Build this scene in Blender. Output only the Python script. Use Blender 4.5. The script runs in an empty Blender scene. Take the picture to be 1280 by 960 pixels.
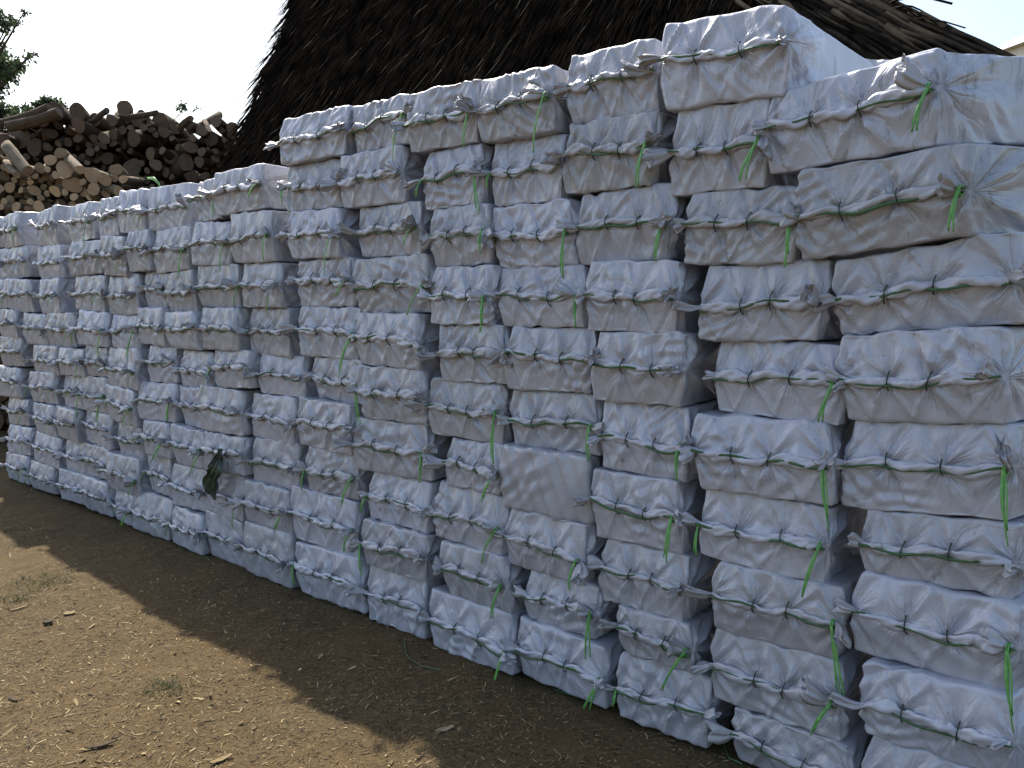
import bpy, math, random
import numpy as np
from mathutils import Vector, Matrix

# ------------------------------------------------------------------ wall frame
M0 = np.array([-1.80525594, 4.71686039])          # a point on the front of the sack wall
DL = np.array([-0.75704671, 0.65336076])          # along the wall, towards its far end
NI = np.array([0.65336076, 0.75704671])           # into the wall
YAW = math.atan2(-DL[1], -DL[0])
C = bpy.context.scene.collection

# per stack, top to bottom: (position along the wall of the left corner, width, bottom z, top z)
STACKS = {
    'A': [(-3.416, 0.441, 1.896, 2.143), (-3.518, 0.427, 1.634, 1.896), (-3.626, 0.425, 1.421, 1.634), (-3.655, 0.39, 1.173, 1.421), (-3.669, 0.408, 0.915, 1.173), (-3.73, 0.363, 0.729, 0.915), (-3.721, 0.391, 0.48, 0.729), (-3.758, 0.364, 0.251, 0.48), (-3.763, 0.384, 0.0, 0.251)],
    'B': [(-3.053, 0.396, 2.151, 2.429), (-3.083, 0.375, 1.879, 2.151), (-3.138, 0.387, 1.642, 1.879), (-3.205, 0.369, 1.398, 1.642), (-3.254, 0.375, 1.158, 1.398), (-3.211, 0.409, 0.911, 1.158), (-3.217, 0.397, 0.67, 0.911), (-3.278, 0.386, 0.437, 0.67), (-3.27, 0.403, 0.193, 0.437), (-3.353, 0.362, 0.0, 0.193)],
    'C': [(-2.652, 0.341, 2.161, 2.412), (-2.644, 0.354, 1.913, 2.161), (-2.7, 0.351, 1.662, 1.913), (-2.756, 0.346, 1.415, 1.662), (-2.791, 0.337, 1.168, 1.415), (-2.808, 0.325, 0.913, 1.168), (-2.782, 0.34, 0.656, 0.913), (-2.814, 0.329, 0.421, 0.656), (-2.901, 0.277, 0.247, 0.421), (-2.897, 0.345, 0.0, 0.247)],
    'D': [(-2.23, 0.35, 2.15, 2.392), (-2.263, 0.355, 1.901, 2.15), (-2.279, 0.414, 1.66, 1.901), (-2.309, 0.394, 1.429, 1.66), (-2.372, 0.372, 1.183, 1.429), (-2.372, 0.389, 0.954, 1.183), (-2.355, 0.401, 0.699, 0.954), (-2.359, 0.37, 0.461, 0.699), (-2.448, 0.385, 0.248, 0.461), (-2.415, 0.403, 0.0, 0.248)],
    'E': [(-1.817, 0.391, 2.164, 2.406), (-1.888, 0.309, 1.92, 2.164), (-1.939, 0.327, 1.675, 1.92), (-1.936, 0.356, 1.432, 1.675), (-1.977, 0.357, 1.195, 1.432), (-1.909, 0.39, 0.947, 1.195), (-2.006, 0.327, 0.74, 0.947), (-1.934, 0.408, 0.491, 0.74), (-2.006, 0.344, 0.257, 0.491), (-1.912, 0.473, 0.0, 0.257)],
    'F': [(-1.394, 0.407, 2.213, 2.43), (-1.321, 0.414, 1.968, 2.213), (-1.41, 0.424, 1.733, 1.968), (-1.421, 0.461, 1.478, 1.733), (-1.431, 0.421, 1.234, 1.478), (-1.46, 0.414, 0.985, 1.234), (-1.399, 0.472, 0.733, 0.985), (-1.477, 0.391, 0.496, 0.733), (-1.47, 0.409, 0.275, 0.496), (-1.47, 0.364, 0.0, 0.275)],
    'G': [(-0.863, 0.482, 2.219, 2.448), (-0.859, 0.448, 1.982, 2.219), (-0.904, 0.395, 1.745, 1.982), (-0.936, 0.418, 1.506, 1.745), (-0.939, 0.469, 1.255, 1.506), (-1.027, 0.405, 1.039, 1.255), (-0.926, 0.469, 0.792, 1.039), (-0.987, 0.432, 0.558, 0.792), (-0.846, 0.597, 0.275, 0.558), (-0.892, 0.544, 0.0, 0.275)],
    'H': [(-0.218, 0.495, 2.015, 2.251), (-0.354, 0.407, 1.749, 2.015), (-0.413, 0.373, 1.501, 1.749), (-0.431, 0.38, 1.253, 1.501), (-0.538, 0.37, 1.03, 1.253), (-0.444, 0.404, 0.786, 1.03), (-0.455, 0.398, 0.536, 0.786), (-0.39, 0.399, 0.289, 0.536), (-0.375, 0.418, 0.0, 0.289)],
    'I': [(0.063, 0.32, 1.997, 2.24), (0.063, 0.39, 1.747, 1.997), (0.053, 0.432, 1.505, 1.747), (-0.004, 0.395, 1.265, 1.505), (-0.089, 0.404, 1.046, 1.265), (0.049, 0.446, 0.779, 1.046), (0.001, 0.409, 0.546, 0.779), (0.047, 0.399, 0.281, 0.546), (0.057, 0.393, 0.0, 0.281)],
    'J': [(0.661, 0.462, 1.988, 2.256), (0.588, 0.465, 1.72, 1.988), (0.451, 0.368, 1.473, 1.72), (0.44, 0.397, 1.25, 1.473), (0.366, 0.381, 1.014, 1.25), (0.375, 0.327, 0.772, 1.014), (0.427, 0.391, 0.522, 0.772), (0.491, 0.389, 0.245, 0.522), (0.48, 0.371, 0.0, 0.245)],
    'K': [(1.076, 0.392, 1.996, 2.27), (0.925, 0.294, 1.736, 1.996), (0.788, 0.296, 1.499, 1.736), (0.856, 0.377, 1.261, 1.499), (0.741, 0.337, 1.026, 1.261), (0.868, 0.434, 0.776, 1.026), (0.786, 0.354, 0.546, 0.776), (0.88, 0.385, 0.275, 0.546), (1.002, 0.475, 0.0, 0.275)],
    'L': [(1.447, 0.403, 1.986, 2.26), (1.32, 0.37, 1.719, 1.986), (1.323, 0.465, 1.46, 1.719), (1.272, 0.392, 1.227, 1.46), (1.312, 0.479, 0.967, 1.227), (1.353, 0.438, 0.711, 0.967), (1.275, 0.432, 0.482, 0.711), (1.38, 0.444, 0.223, 0.482), (1.352, 0.358, 0.0, 0.223)],
    'M': [(2.015, 0.537, 1.985, 2.263), (1.871, 0.497, 1.731, 1.985), (1.845, 0.457, 1.484, 1.731), (1.746, 0.436, 1.234, 1.484), (1.675, 0.34, 1.011, 1.234), (1.79, 0.417, 0.755, 1.011), (1.851, 0.517, 0.5, 0.755), (1.822, 0.423, 0.263, 0.5), (1.852, 0.521, 0.0, 0.263)],
    'N': [(2.663, 0.613, 1.989, 2.267), (2.618, 0.684, 1.727, 1.989), (2.606, 0.7, 1.459, 1.727), (2.409, 0.589, 1.204, 1.459), (2.183, 0.48, 0.989, 1.204), (2.246, 0.43, 0.739, 0.989), (2.312, 0.437, 0.49, 0.739), (2.248, 0.403, 0.247, 0.49), (2.314, 0.44, 0.0, 0.247)],
    'O': [(3.368, 0.631, 2.007, 2.275), (3.295, 0.59, 1.746, 2.007), (3.224, 0.55, 1.464, 1.746), (2.948, 0.474, 1.207, 1.464), (2.714, 0.502, 0.986, 1.207), (2.785, 0.479, 0.739, 0.986), (2.787, 0.447, 0.489, 0.739), (2.824, 0.518, 0.237, 0.489), (2.934, 0.564, 0.0, 0.237)],
    'P': [(4.183, 0.729, 2.024, 2.291), (4.098, 0.721, 1.758, 2.024), (3.97, 0.668, 1.492, 1.758), (3.505, 0.489, 1.254, 1.492), (3.486, 0.707, 1.001, 1.254), (3.595, 0.742, 0.729, 1.001), (3.516, 0.661, 0.487, 0.729), (3.477, 0.622, 0.234, 0.487), (3.519, 0.517, 0.0, 0.234)],
}
for _i, _s in enumerate((3.80, 3.74, 3.66)):
    STACKS['P'][_i] = (_s,) + STACKS['P'][_i][1:]

# ------------------------------------------------------------------ helpers
def tag(o, label=None, cat=None, group=None, kind=None):
    for k, v in (('label', label), ('category', cat), ('group', group), ('kind', kind)):
        if v: o[k] = v
    return o

def mesh_from(name, V, F, mats=(), smooth=True, mi=None):
    me = bpy.data.meshes.new(name)
    V = np.asarray(V, np.float32)
    F = np.asarray(F)
    me.vertices.add(len(V)); me.vertices.foreach_set('co', V.ravel())
    k = F.shape[1]
    me.loops.add(F.size); me.loops.foreach_set('vertex_index', F.astype(np.int32).ravel())
    me.polygons.add(len(F))
    me.polygons.foreach_set('loop_start', np.arange(len(F), dtype=np.int32) * k)
    if mi is not None: me.polygons.foreach_set('material_index', np.asarray(mi, np.int32))
    me.polygons.foreach_set('use_smooth', np.full(len(F), smooth))
    for m in mats: me.materials.append(m)
    me.update(calc_edges=True); me.validate()
    return me

def link(name, me, parent=None):
    o = bpy.data.objects.new(name, me); C.objects.link(o)
    if parent: o.parent = parent
    return o

def empty(name, loc, rz=0.0):
    o = bpy.data.objects.new(name, None); C.objects.link(o)
    o.location = loc; o.rotation_euler = (0, 0, rz); o.empty_display_size = .1
    return o

_T = np.random.RandomState(7).rand(32, 32, 32)
def vnoise(P, freq, seed=0):
    q = np.asarray(P, float) * freq + np.array([seed * 3.17, seed * 1.71, seed * 5.3])
    i = np.floor(q).astype(int); f = q - i; f = f * f * (3 - 2 * f)
    r = 0
    for a in (0, 1):
        for b in (0, 1):
            for c in (0, 1):
                w = (f[..., 0] if a else 1 - f[..., 0]) * (f[..., 1] if b else 1 - f[..., 1]) * (f[..., 2] if c else 1 - f[..., 2])
                r = r + w * _T[(i[..., 0] + a) % 32, (i[..., 1] + b) % 32, (i[..., 2] + c) % 32]
    return r * 2 - 1

def ramp(x, a, b):
    t = np.clip((x - a) / (b - a), 0, 1); return t * t * (3 - 2 * t)

def tri(x):                                             # triangle wave, -1..1
    x = x - np.floor(x); return 4 * np.abs(x - .5) - 1

def grid_faces(n, m, wrap=False, off=0):               # n rows of m
    i, j = np.meshgrid(np.arange(n - 1), np.arange(m if wrap else m - 1), indexing='ij')
    i = i.ravel(); j = j.ravel(); j2 = (j + 1) % m
    return np.stack([i * m + j, i * m + j2, (i + 1) * m + j2, (i + 1) * m + j], 1) + off

def tube(path, rad, seg=6, flat=1.0, up=None, cap=True):
    """swept tube round a polyline; rad scalar or array; flat squashes it across 'up'"""
    P = np.asarray(path, float); n = len(P)
    T = np.gradient(P, axis=0); T /= np.linalg.norm(T, axis=1)[:, None] + 1e-9
    U = np.tile(np.array(up if up is not None else (0, 0, 1.)), (n, 1))
    A = np.cross(T, U); bad = np.linalg.norm(A, axis=1) < .1
    A[bad] = np.cross(T[bad], np.array([1., 0.2, 0]))
    A /= np.linalg.norm(A, axis=1)[:, None]; B = np.cross(A, T)
    r = np.broadcast_to(np.asarray(rad, float), (n,))
    th = np.arange(seg) / seg * 2 * np.pi
    V = P[:, None] + (A[:, None] * np.cos(th)[None, :, None] * flat + B[:, None] * np.sin(th)[None, :, None]) * r[:, None, None]
    V = V.reshape(-1, 3); F = grid_faces(n, seg, True)
    if cap:
        V = np.vstack([V, P[0], P[-1]]); a = n * seg
        c0 = [(a, (j + 1) % seg, j, j) for j in range(seg)]
        c1 = [(a + 1, (n - 1) * seg + j, (n - 1) * seg + (j + 1) % seg, (n - 1) * seg + (j + 1) % seg) for j in range(seg)]
        # triangles kept as quads are avoided: give them a fan through a mid ring instead
        F = F
        V2 = []
        for e, ring in ((0, 0), (1, (n - 1) * seg)):
            cen = P[0] if e == 0 else P[-1]
            V2.append(cen + (V[ring:ring + seg] - cen) * .02)
        V = np.vstack([V[:a], V2[0], V2[1]])
        f0 = [((j + 1) % seg, j, a + j, a + (j + 1) % seg) for j in range(seg)]
        l = (n - 1) * seg
        f1 = [(l + j, l + (j + 1) % seg, a + seg + (j + 1) % seg, a + seg + j) for j in range(seg)]
        F = np.vstack([F, f0, f1])
    return V, F

def join(parts):
    V = []; F = []; o = 0
    for v, f in parts:
        V.append(v); F.append(np.asarray(f) + o); o += len(v)
    return np.vstack(V), np.vstack(F)

# ------------------------------------------------------------------ materials
def mat(name, rough=.6, spec=.5):
    m = bpy.data.materials.new(name); m.use_nodes = True
    nt = m.node_tree; b = nt.nodes['Principled BSDF']
    b.inputs['Roughness'].default_value = rough
    b.inputs['Specular IOR Level'].default_value = spec
    return m, nt, b
def N(nt, t, **kw):
    n = nt.nodes.new(t)
    for k, v in kw.items():
        if hasattr(n, k): setattr(n, k, v)
        else: n.inputs[k].default_value = v
    return n
def L(nt, a, b): nt.links.new(a, b)
def mathn(nt, op, a, b=None, c=None):
    n = nt.nodes.new('ShaderNodeMath'); n.operation = op
    for i, v in enumerate((a, b, c)):
        if v is None: continue
        if isinstance(v, (int, float)): n.inputs[i].default_value = v
        else: nt.links.new(v, n.inputs[i])
    return n.outputs[0]
def rampn(nt, fac, stops):
    n = nt.nodes.new('ShaderNodeValToRGB'); nt.links.new(fac, n.inputs[0])
    e = n.color_ramp.elements
    while len(e) < len(stops): e.new(.5)
    for k, (p, c) in zip(e, stops):
        k.position = p; k.color = (*c, 1) if len(c) == 3 else c
    return n.outputs[0]
def mixc(nt, fac, a, b, mode='MIX'):
    n = nt.nodes.new('ShaderNodeMix'); n.data_type = 'RGBA'; n.blend_type = mode
    for s, v in ((n.inputs[0], fac), (n.inputs[6], a), (n.inputs[7], b)):
        if isinstance(v, (int, float)): s.default_value = v
        elif isinstance(v, tuple): s.default_value = (*v, 1)
        else: nt.links.new(v, s)
    return n.outputs[2]

def cloth_material():
    m, nt, b = mat('white_woven_plastic', .42, .85)
    tc = N(nt, 'ShaderNodeTexCoord'); oi = N(nt, 'ShaderNodeObjectInfo')
    sep = N(nt, 'ShaderNodeSeparateColor'); L(nt, oi.outputs['Color'], sep.inputs[0])
    grime = sep.outputs[0]; dirt = sep.outputs[1]; rnd = oi.outputs['Random']
    off = N(nt, 'ShaderNodeVectorMath', operation='ADD'); L(nt, tc.outputs['Object'], off.inputs[0])
    cmb = N(nt, 'ShaderNodeCombineXYZ')
    L(nt, mathn(nt, 'MULTIPLY', rnd, 37.), cmb.inputs[0]); L(nt, mathn(nt, 'MULTIPLY', rnd, 91.), cmb.inputs[2])
    L(nt, cmb.outputs[0], off.inputs[1]); P = off.outputs[0]
    n1 = N(nt, 'ShaderNodeTexNoise', Scale=5., Detail=4.); L(nt, P, n1.inputs['Vector'])
    clean = mixc(nt, n1.outputs[0], (.36, .372, .43), (.50, .508, .57))
    grey = mixc(nt, n1.outputs[0], (.25, .25, .265), (.365, .362, .37))
    col = mixc(nt, grime, clean, grey)
    # scuffs of charcoal dust
    mp = N(nt, 'ShaderNodeMapping'); mp.inputs['Scale'].default_value = (26, 26, 7); L(nt, P, mp.inputs[0])
    n2 = N(nt, 'ShaderNodeTexNoise', Scale=1., Detail=5., Roughness=.65); L(nt, mp.outputs[0], n2.inputs['Vector'])
    n3 = N(nt, 'ShaderNodeTexNoise', Scale=3.1, Detail=2.); L(nt, P, n3.inputs['Vector'])
    thr = mathn(nt, 'SUBTRACT', .80, mathn(nt, 'MULTIPLY', n3.outputs[0], .26))
    sc = mathn(nt, 'MULTIPLY', mathn(nt, 'GREATER_THAN', mathn(nt, 'ADD', n2.outputs[0], mathn(nt, 'MULTIPLY', dirt, .1)), thr), .0)
    soft = rampn(nt, mathn(nt, 'ADD', mathn(nt, 'SUBTRACT', n2.outputs[0], thr), mathn(nt, 'MULTIPLY', dirt, .12)), [(.0, (0, 0, 0)), (.09, (1, 1, 1))])
    col = mixc(nt, mathn(nt, 'MULTIPLY', soft, .62), col, (.13, .13, .13))
    n4 = N(nt, 'ShaderNodeTexNoise', Scale=13., Detail=6., Roughness=.7); L(nt, P, n4.inputs['Vector'])
    smear = rampn(nt, n4.outputs[0], [(.50, (0, 0, 0)), (.72, (1, 1, 1))])
    col = mixc(nt, mathn(nt, 'MULTIPLY', smear, .22), col, (.30, .29, .28))
    # the two faint dotted stitch lines on the front
    so = N(nt, 'ShaderNodeSeparateXYZ'); L(nt, tc.outputs['Object'], so.inputs[0])
    wob = N(nt, 'ShaderNodeTexNoise', Scale=4.5, Detail=1.); L(nt, P, wob.inputs['Vector'])
    w = mathn(nt, 'MULTIPLY', mathn(nt, 'SUBTRACT', wob.outputs[0], .5), .07)
    lines = None
    for z0 in (.055, .195):
        dz = mathn(nt, 'ABSOLUTE', mathn(nt, 'SUBTRACT', mathn(nt, 'ADD', so.outputs[2], w), z0))
        l = mathn(nt, 'LESS_THAN', dz, .0010)
        lines = l if lines is None else mathn(nt, 'MAXIMUM', lines, l)
    dash = mathn(nt, 'GREATER_THAN', mathn(nt, 'FRACT', mathn(nt, 'MULTIPLY', so.outputs[0], 100.)), .55)
    front = mathn(nt, 'LESS_THAN', so.outputs[1], .02)
    gate = mathn(nt, 'GREATER_THAN', n3.outputs[0], .55)
    lf = mathn(nt, 'MULTIPLY', mathn(nt, 'MULTIPLY', lines, dash), mathn(nt, 'MULTIPLY', front, gate))
    col = mixc(nt, mathn(nt, 'MULTIPLY', lf, .42), col, (.10, .10, .12))
    L(nt, col, b.inputs['Base Color'])
    rr = N(nt, 'ShaderNodeMapRange'); rr.inputs[3].default_value = .2; rr.inputs[4].default_value = .42
    L(nt, n4.outputs[0], rr.inputs[0]); L(nt, rr.outputs[0], b.inputs['Roughness'])
    # crinkle and weave
    wv = N(nt, 'ShaderNodeTexWave', Scale=130., Distortion=.6); L(nt, tc.outputs['Object'], wv.inputs[0])
    vz = N(nt, 'ShaderNodeTexVoronoi', feature='DISTANCE_TO_EDGE', Scale=12.)
    nw = N(nt, 'ShaderNodeTexNoise', Scale=9., Detail=3.); L(nt, P, nw.inputs['Vector'])
    av = N(nt, 'ShaderNodeVectorMath', operation='MULTIPLY_ADD'); L(nt, nw.outputs['Color'], av.inputs[0])
    av.inputs[1].default_value = (.12, .12, .12); L(nt, P, av.inputs[2]); L(nt, av.outputs[0], vz.inputs['Vector'])
    b1 = N(nt, 'ShaderNodeBump', Strength=.22, Distance=.008); L(nt, vz.outputs['Distance'], b1.inputs['Height'])
    b2 = N(nt, 'ShaderNodeBump', Strength=.5, Distance=.004); L(nt, n4.outputs[0], b2.inputs['Height']); L(nt, b1.outputs[0], b2.inputs['Normal'])
    b3 = N(nt, 'ShaderNodeBump', Strength=.08, Distance=.001); L(nt, wv.outputs['Fac'], b3.inputs['Height']); L(nt, b2.outputs[0], b3.inputs['Normal'])
    # fine pleats radiating from every tie
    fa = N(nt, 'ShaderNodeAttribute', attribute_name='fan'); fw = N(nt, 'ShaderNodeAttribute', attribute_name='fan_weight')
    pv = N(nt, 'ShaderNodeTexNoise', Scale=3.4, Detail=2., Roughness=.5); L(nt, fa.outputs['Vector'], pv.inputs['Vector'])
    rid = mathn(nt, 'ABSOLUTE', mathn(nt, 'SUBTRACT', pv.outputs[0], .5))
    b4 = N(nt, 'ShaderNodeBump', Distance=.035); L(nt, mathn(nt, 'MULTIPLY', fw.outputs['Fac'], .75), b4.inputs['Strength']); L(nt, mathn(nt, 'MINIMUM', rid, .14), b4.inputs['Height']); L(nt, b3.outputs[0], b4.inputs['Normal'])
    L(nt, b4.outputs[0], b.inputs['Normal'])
    soil = mathn(nt, 'MULTIPLY', mathn(nt, 'LESS_THAN', rid, .009), mathn(nt, 'MULTIPLY', fw.outputs['Fac'], .3))  # thin dark lines along the pleat valleys, strongest near each tie
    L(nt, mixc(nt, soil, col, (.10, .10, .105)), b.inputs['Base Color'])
    return m

def simple(name, c1, c2, scale, rough, spec=.4, bump=.0, bscale=None, detail=5.):
    m, nt, b = mat(name, rough, spec)
    tc = N(nt, 'ShaderNodeTexCoord')
    n = N(nt, 'ShaderNodeTexNoise', Scale=scale, Detail=detail, Roughness=.6); L(nt, tc.outputs['Object'], n.inputs['Vector'])
    L(nt, rampn(nt, n.outputs[0], [(.32, c1), (.68, c2)]), b.inputs['Base Color'])
    if bump:
        n2 = N(nt, 'ShaderNodeTexNoise', Scale=bscale or scale * 3, Detail=6.); L(nt, tc.outputs['Object'], n2.inputs['Vector'])
        bb = N(nt, 'ShaderNodeBump', Strength=1., Distance=bump); L(nt, n2.outputs[0], bb.inputs['Height']); L(nt, bb.outputs[0], b.inputs['Normal'])
    return m

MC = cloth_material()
MT = simple('dark_green_twine', (.03, .075, .03), (.07, .16, .06), 60, .5, .4, .001, 300)
MTAIL = simple('lime_green_twine', (.07, .24, .045), (.15, .40, .10), 40, .42, .5, .0015, 120)
MCLIP = simple('black_green_tie', (.012, .022, .012), (.03, .05, .03), 60, .5)
MDARKPL = simple('dark_green_film', (.015, .03, .022), (.04, .07, .05), 14, .35, .5, .004, 30)

# ------------------------------------------------------------------ sacks
def star(rng, n, bias=0.0):
    """a random piecewise-linear profile of the angle: sharp ridges and valleys fanning out of a tie"""
    th = np.sort((np.arange(n) + rng.uniform(-.36, .36, n)) / n * 2 * np.pi - np.pi)
    v = np.where(np.arange(n) % 2 == 0, 1., -1.) * rng.uniform(.35, 1., n) + bias
    tx = np.concatenate([[th[-1] - 2 * np.pi], th, [th[0] + 2 * np.pi]]); vx = np.concatenate([[v[-1]], v, [v[0]]])
    return lambda a: np.interp(a, tx, vx)

FR = .015
def seam_line(w, h, rng):
    zc = h * rng.uniform(.47, .56); a = rng.uniform(-.04, .04); ph = rng.uniform(0, 6)
    return lambda x: zc + a * x + .006 * np.sin(x * 17 + ph) + .004 * np.sin(x * 41 + ph * 2)


def box_topology(w, h, dep, nx, nz, lv):
    X, Z = np.meshgrid(np.linspace(-w / 2, w / 2, nx), np.linspace(0, h, nz))
    F0 = np.stack([X, 0 * X, Z], -1).reshape(-1, 3)
    idx = np.arange(nx * nz).reshape(nz, nx)
    per = np.concatenate([idx[0, :], idx[1:, -1], idx[-1, :-1][::-1], idx[1:-1, 0][::-1]])
    m = len(per)
    rings = [F0[per] + np.array([0, l, 0]) for l in lv]
    inner = idx[1:-1, 1:-1].ravel()
    P = np.vstack([F0] + rings + [F0[inner] + np.array([0, dep, 0])])
    Fs = [grid_faces(nz, nx)]
    o = len(F0); prev = per
    j = np.arange(m); j2 = (j + 1) % m
    for k in range(len(rings)):
        cur = o + j + k * m
        Fs.append(np.stack([prev[j2], prev[j], cur[j], cur[j2]], 1)); prev = cur
    remap = np.zeros(nx * nz, int); remap[per] = prev; remap[inner] = o + m * len(rings) + np.arange(len(inner))
    Fs.append(remap[grid_faces(nz, nx)[:, ::-1]])
    return P, np.vstack(Fs), idx, per, m, o


def zig(rng, x0, x1, n, amp, bias=0.0):
    """piecewise-linear random zigzag: taut cloth breaks into flat facets with crisp folds between"""
    t = np.linspace(x0, x1, n) + rng.uniform(-.36, .36, n) * (x1 - x0) / n
    v = np.where(np.arange(n) % 2 == 0, 1., -1.) * rng.uniform(.15, 1., n) * amp + bias
    return lambda x: np.interp(x, t, v)

def sack_body(w, h, dep, rng, fine, tied=True, shear=(0, 0)):
    nx, nz = (70, 46) if fine else (34, 22)
    st = .0062 if fine else .0125
    lv = [st * .35, st] + list(np.arange(2, int(.26 / st)) * st)
    while lv[-1] < dep - .12: lv.append(lv[-1] + min(.07, (lv[-1] - lv[-2]) * 1.4))
    lv += [dep - .03, dep]
    P, F, idx, per, m, o = box_topology(w, h, dep, nx, nz, lv)
    r = rng.uniform(.009, .015)
    lo = np.array([-w / 2 + r, r, r]); hi = np.array([w / 2 - r, dep - r, h - r])
    q = np.clip(P, lo, hi); n = P - q; n /= np.linalg.norm(n, axis=1)[:, None] + 1e-9
    G = q + r * n
    sd = rng.uniform(0, 90)
    zl = seam_line(w, h, rng)
    s1, s2 = -.5 + rng.uniform(.27, .38), -.5 + rng.uniform(.58, .70)
    ties = [-w / 2 + .010, s1 * w, s2 * w, w / 2 - .012]
    y, z = P[:, 1], P[:, 2]
    sgn = np.sign(P[:, 0])
    onside = (np.abs(P[:, 0]) > w / 2 - 1e-6) & (y > 0)
    u = np.where(onside, sgn * (w / 2 + y), P[:, 0])           # the front unrolled together with both sides
    topf = (np.abs(n[:, 2]) > .8)
    D = np.zeros(len(P)); fan = np.zeros((len(P), 3)); fanw = np.zeros(len(P))
    if tied:
        T = np.array([-w / 2, s1 * w, s2 * w, w / 2])
        B = np.array([-w / 2 - .34, (T[0] + T[1]) / 2 + rng.uniform(-.01, .01), (T[1] + T[2]) / 2 + rng.uniform(-.01, .01), (T[2] + T[3]) / 2 + rng.uniform(-.01, .01), w / 2 + .34])
        Eb = [lambda t: 0 * t] + [zig(rng, 0, h, rng.randint(5, 8), .008, .004) for _ in range(3)] + [lambda t: 0 * t]
        Et = zig(rng, -w / 2 - .34, w / 2 + .34, 20, .007); Eo = zig(rng, -w / 2 - .34, w / 2 + .34, 20, .007)
        bulge = rng.uniform(.016, .029)
        for k in range(4):
            inc = (u >= B[k]) & (u < B[k + 1] + (1e-9 if k == 3 else 0)); uu, zz = u[inc], z[inc]
            zc = float(zl(np.array(np.clip(T[k], -w / 2, w / 2))))
            dx = uu - T[k]; dz = zz - zc; dist = np.hypot(dx, dz) + 1e-7
            tx = np.where(dx > 0, (B[k + 1] - T[k]) / np.maximum(dx, 1e-7), (T[k] - B[k]) / np.maximum(-dx, 1e-7))
            tz = np.where(dz > 0, (h - zc) / np.maximum(dz, 1e-7), zc / np.maximum(-dz, 1e-7))
            sc = np.minimum(tx, tz); t = np.clip(1 / sc, 0, 1)
            bx, bz = T[k] + dx * sc, zc + dz * sc               # where this fold line meets the border of its cell
            E = np.where(tz <= tx, np.where(dz > 0, Et(bx), Eo(bx)), np.where(dx > 0, Eb[k + 1](bz), Eb[k](bz)))
            E = E + bulge * np.clip(1 - np.abs(bz - zc) / (h / 2), 0, 1) * (np.abs(bx) < w / 2) - .006
            th = np.arctan2(dz, dx) + .05 * vnoise(np.stack([uu, zz, 0 * uu], 1), 14, sd + k)
            nk = (rng.randint(15, 22) if k in (0, 3) else rng.randint(9, 14)) - (0 if fine else 3)
            M = star(rng, nk)(np.arctan2(np.sin(th), np.cos(th)))
            pk = rng.uniform(.28, .45); tent = np.where(t < pk, t / pk, (1 - t) / (1 - pk))
            size = np.clip(dist / np.maximum(t, 1e-6), 0, .16) / .12
            amp = (rng.uniform(.013, .020) if k in (1, 2) else rng.uniform(.012, .017)) * (1 if fine else .85)
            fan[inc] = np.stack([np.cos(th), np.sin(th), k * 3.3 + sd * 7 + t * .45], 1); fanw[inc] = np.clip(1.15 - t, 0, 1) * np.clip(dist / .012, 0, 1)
            D[inc] = (bulge - .014) * (1 - t) + t * E + amp * (M + .25) * tent * size
        D *= np.clip(1 - np.clip(y - .30, 0, None) / .05, 0, 1)
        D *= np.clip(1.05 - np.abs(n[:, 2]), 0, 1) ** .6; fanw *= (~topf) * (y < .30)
        D -= (~topf) * .003 * np.exp(-((z - zl(np.clip(u, -w / 2, w / 2))) / .006) ** 2) * (np.abs(u) < w / 2)
    else:
        a = zig(rng, -.4, .4, 26, .0085); b = zig(rng, -.5, .5, 12, .005)
        D = (~topf) * (a(u + .35 * z) + b(u - .8 * z) + .006 * (1 - ((z - h / 2) / (h / 2)) ** 2))
    # short crisp creases in patches, different on every sack
    for k in range(10 if fine else 7):
        c = np.array([rng.uniform(-w / 2, w / 2), rng.choice([0, 0, 0, .12, .25]), rng.uniform(0, h)])
        a = rng.uniform(0, np.pi); fr = rng.uniform(10, 26); dd = P - c
        t = (dd[:, 0] * np.cos(a) + dd[:, 2] * np.sin(a) + dd[:, 1] * np.sin(a * 3)) * fr + .35 * vnoise(P, 7, sd + k)
        D += rng.uniform(.003, .0075) * tri(t) * np.clip(1 - np.sqrt((dd ** 2).sum(1)) / rng.uniform(.06, .15), 0, 1)
    D += .0022 * vnoise(P, 16, sd + 4) + .0008 * vnoise(P, 45, sd + 5) + .004 * vnoise(P, 5, sd + 7)
    G = G + n * D[:, None]
    # the load inside is blocky: let the top and bottom edges step a little
    el = zig(rng, -w / 2, w / 2, 6, .006); eb = zig(rng, -w / 2, w / 2, 6, .004)
    v = z / h; G[:, 2] += el(P[:, 0] + .3 * y) * v ** 3 + eb(P[:, 0] - .2 * y) * (1 - v) ** 3
    if fine:                                                # take the last stair-steps off the folds
        E1 = np.vstack([F[:, [0, 1]], F[:, [1, 2]]]); a1, b1 = E1.T; deg = np.bincount(E1.ravel(), minlength=len(P)).astype(float)[:, None]
        S = np.stack([np.bincount(a1, G[b1, k], len(P)) + np.bincount(b1, G[a1, k], len(P)) for k in range(3)], 1) / deg
        G = np.where((y < .24)[:, None], G * .8 + S * .2, G)
    uu = P[:, 0] / w + .5
    sh = rng.uniform(-.014, .014, 5)
    G[:, 0] += (sh[0] * (v - .5) + .5 * sh[1] * (uu - .5) * (v - .5)) * 2
    G[:, 2] += sh[2] * (uu - .5) * .7
    G[:, 1] += sh[3] * (v - .5) * 1.6
    G[:, 2] += (P[:, 0] + w / 2) * (shear[0] * (1 - v) + shear[1] * v)
    ms = (shear[0] + shear[1]) / 2; z0_ = zl; zl = lambda x: z0_(x) + (np.asarray(x) + w / 2) * ms
    return G, F, zl, ties, fan, fanw

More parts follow.
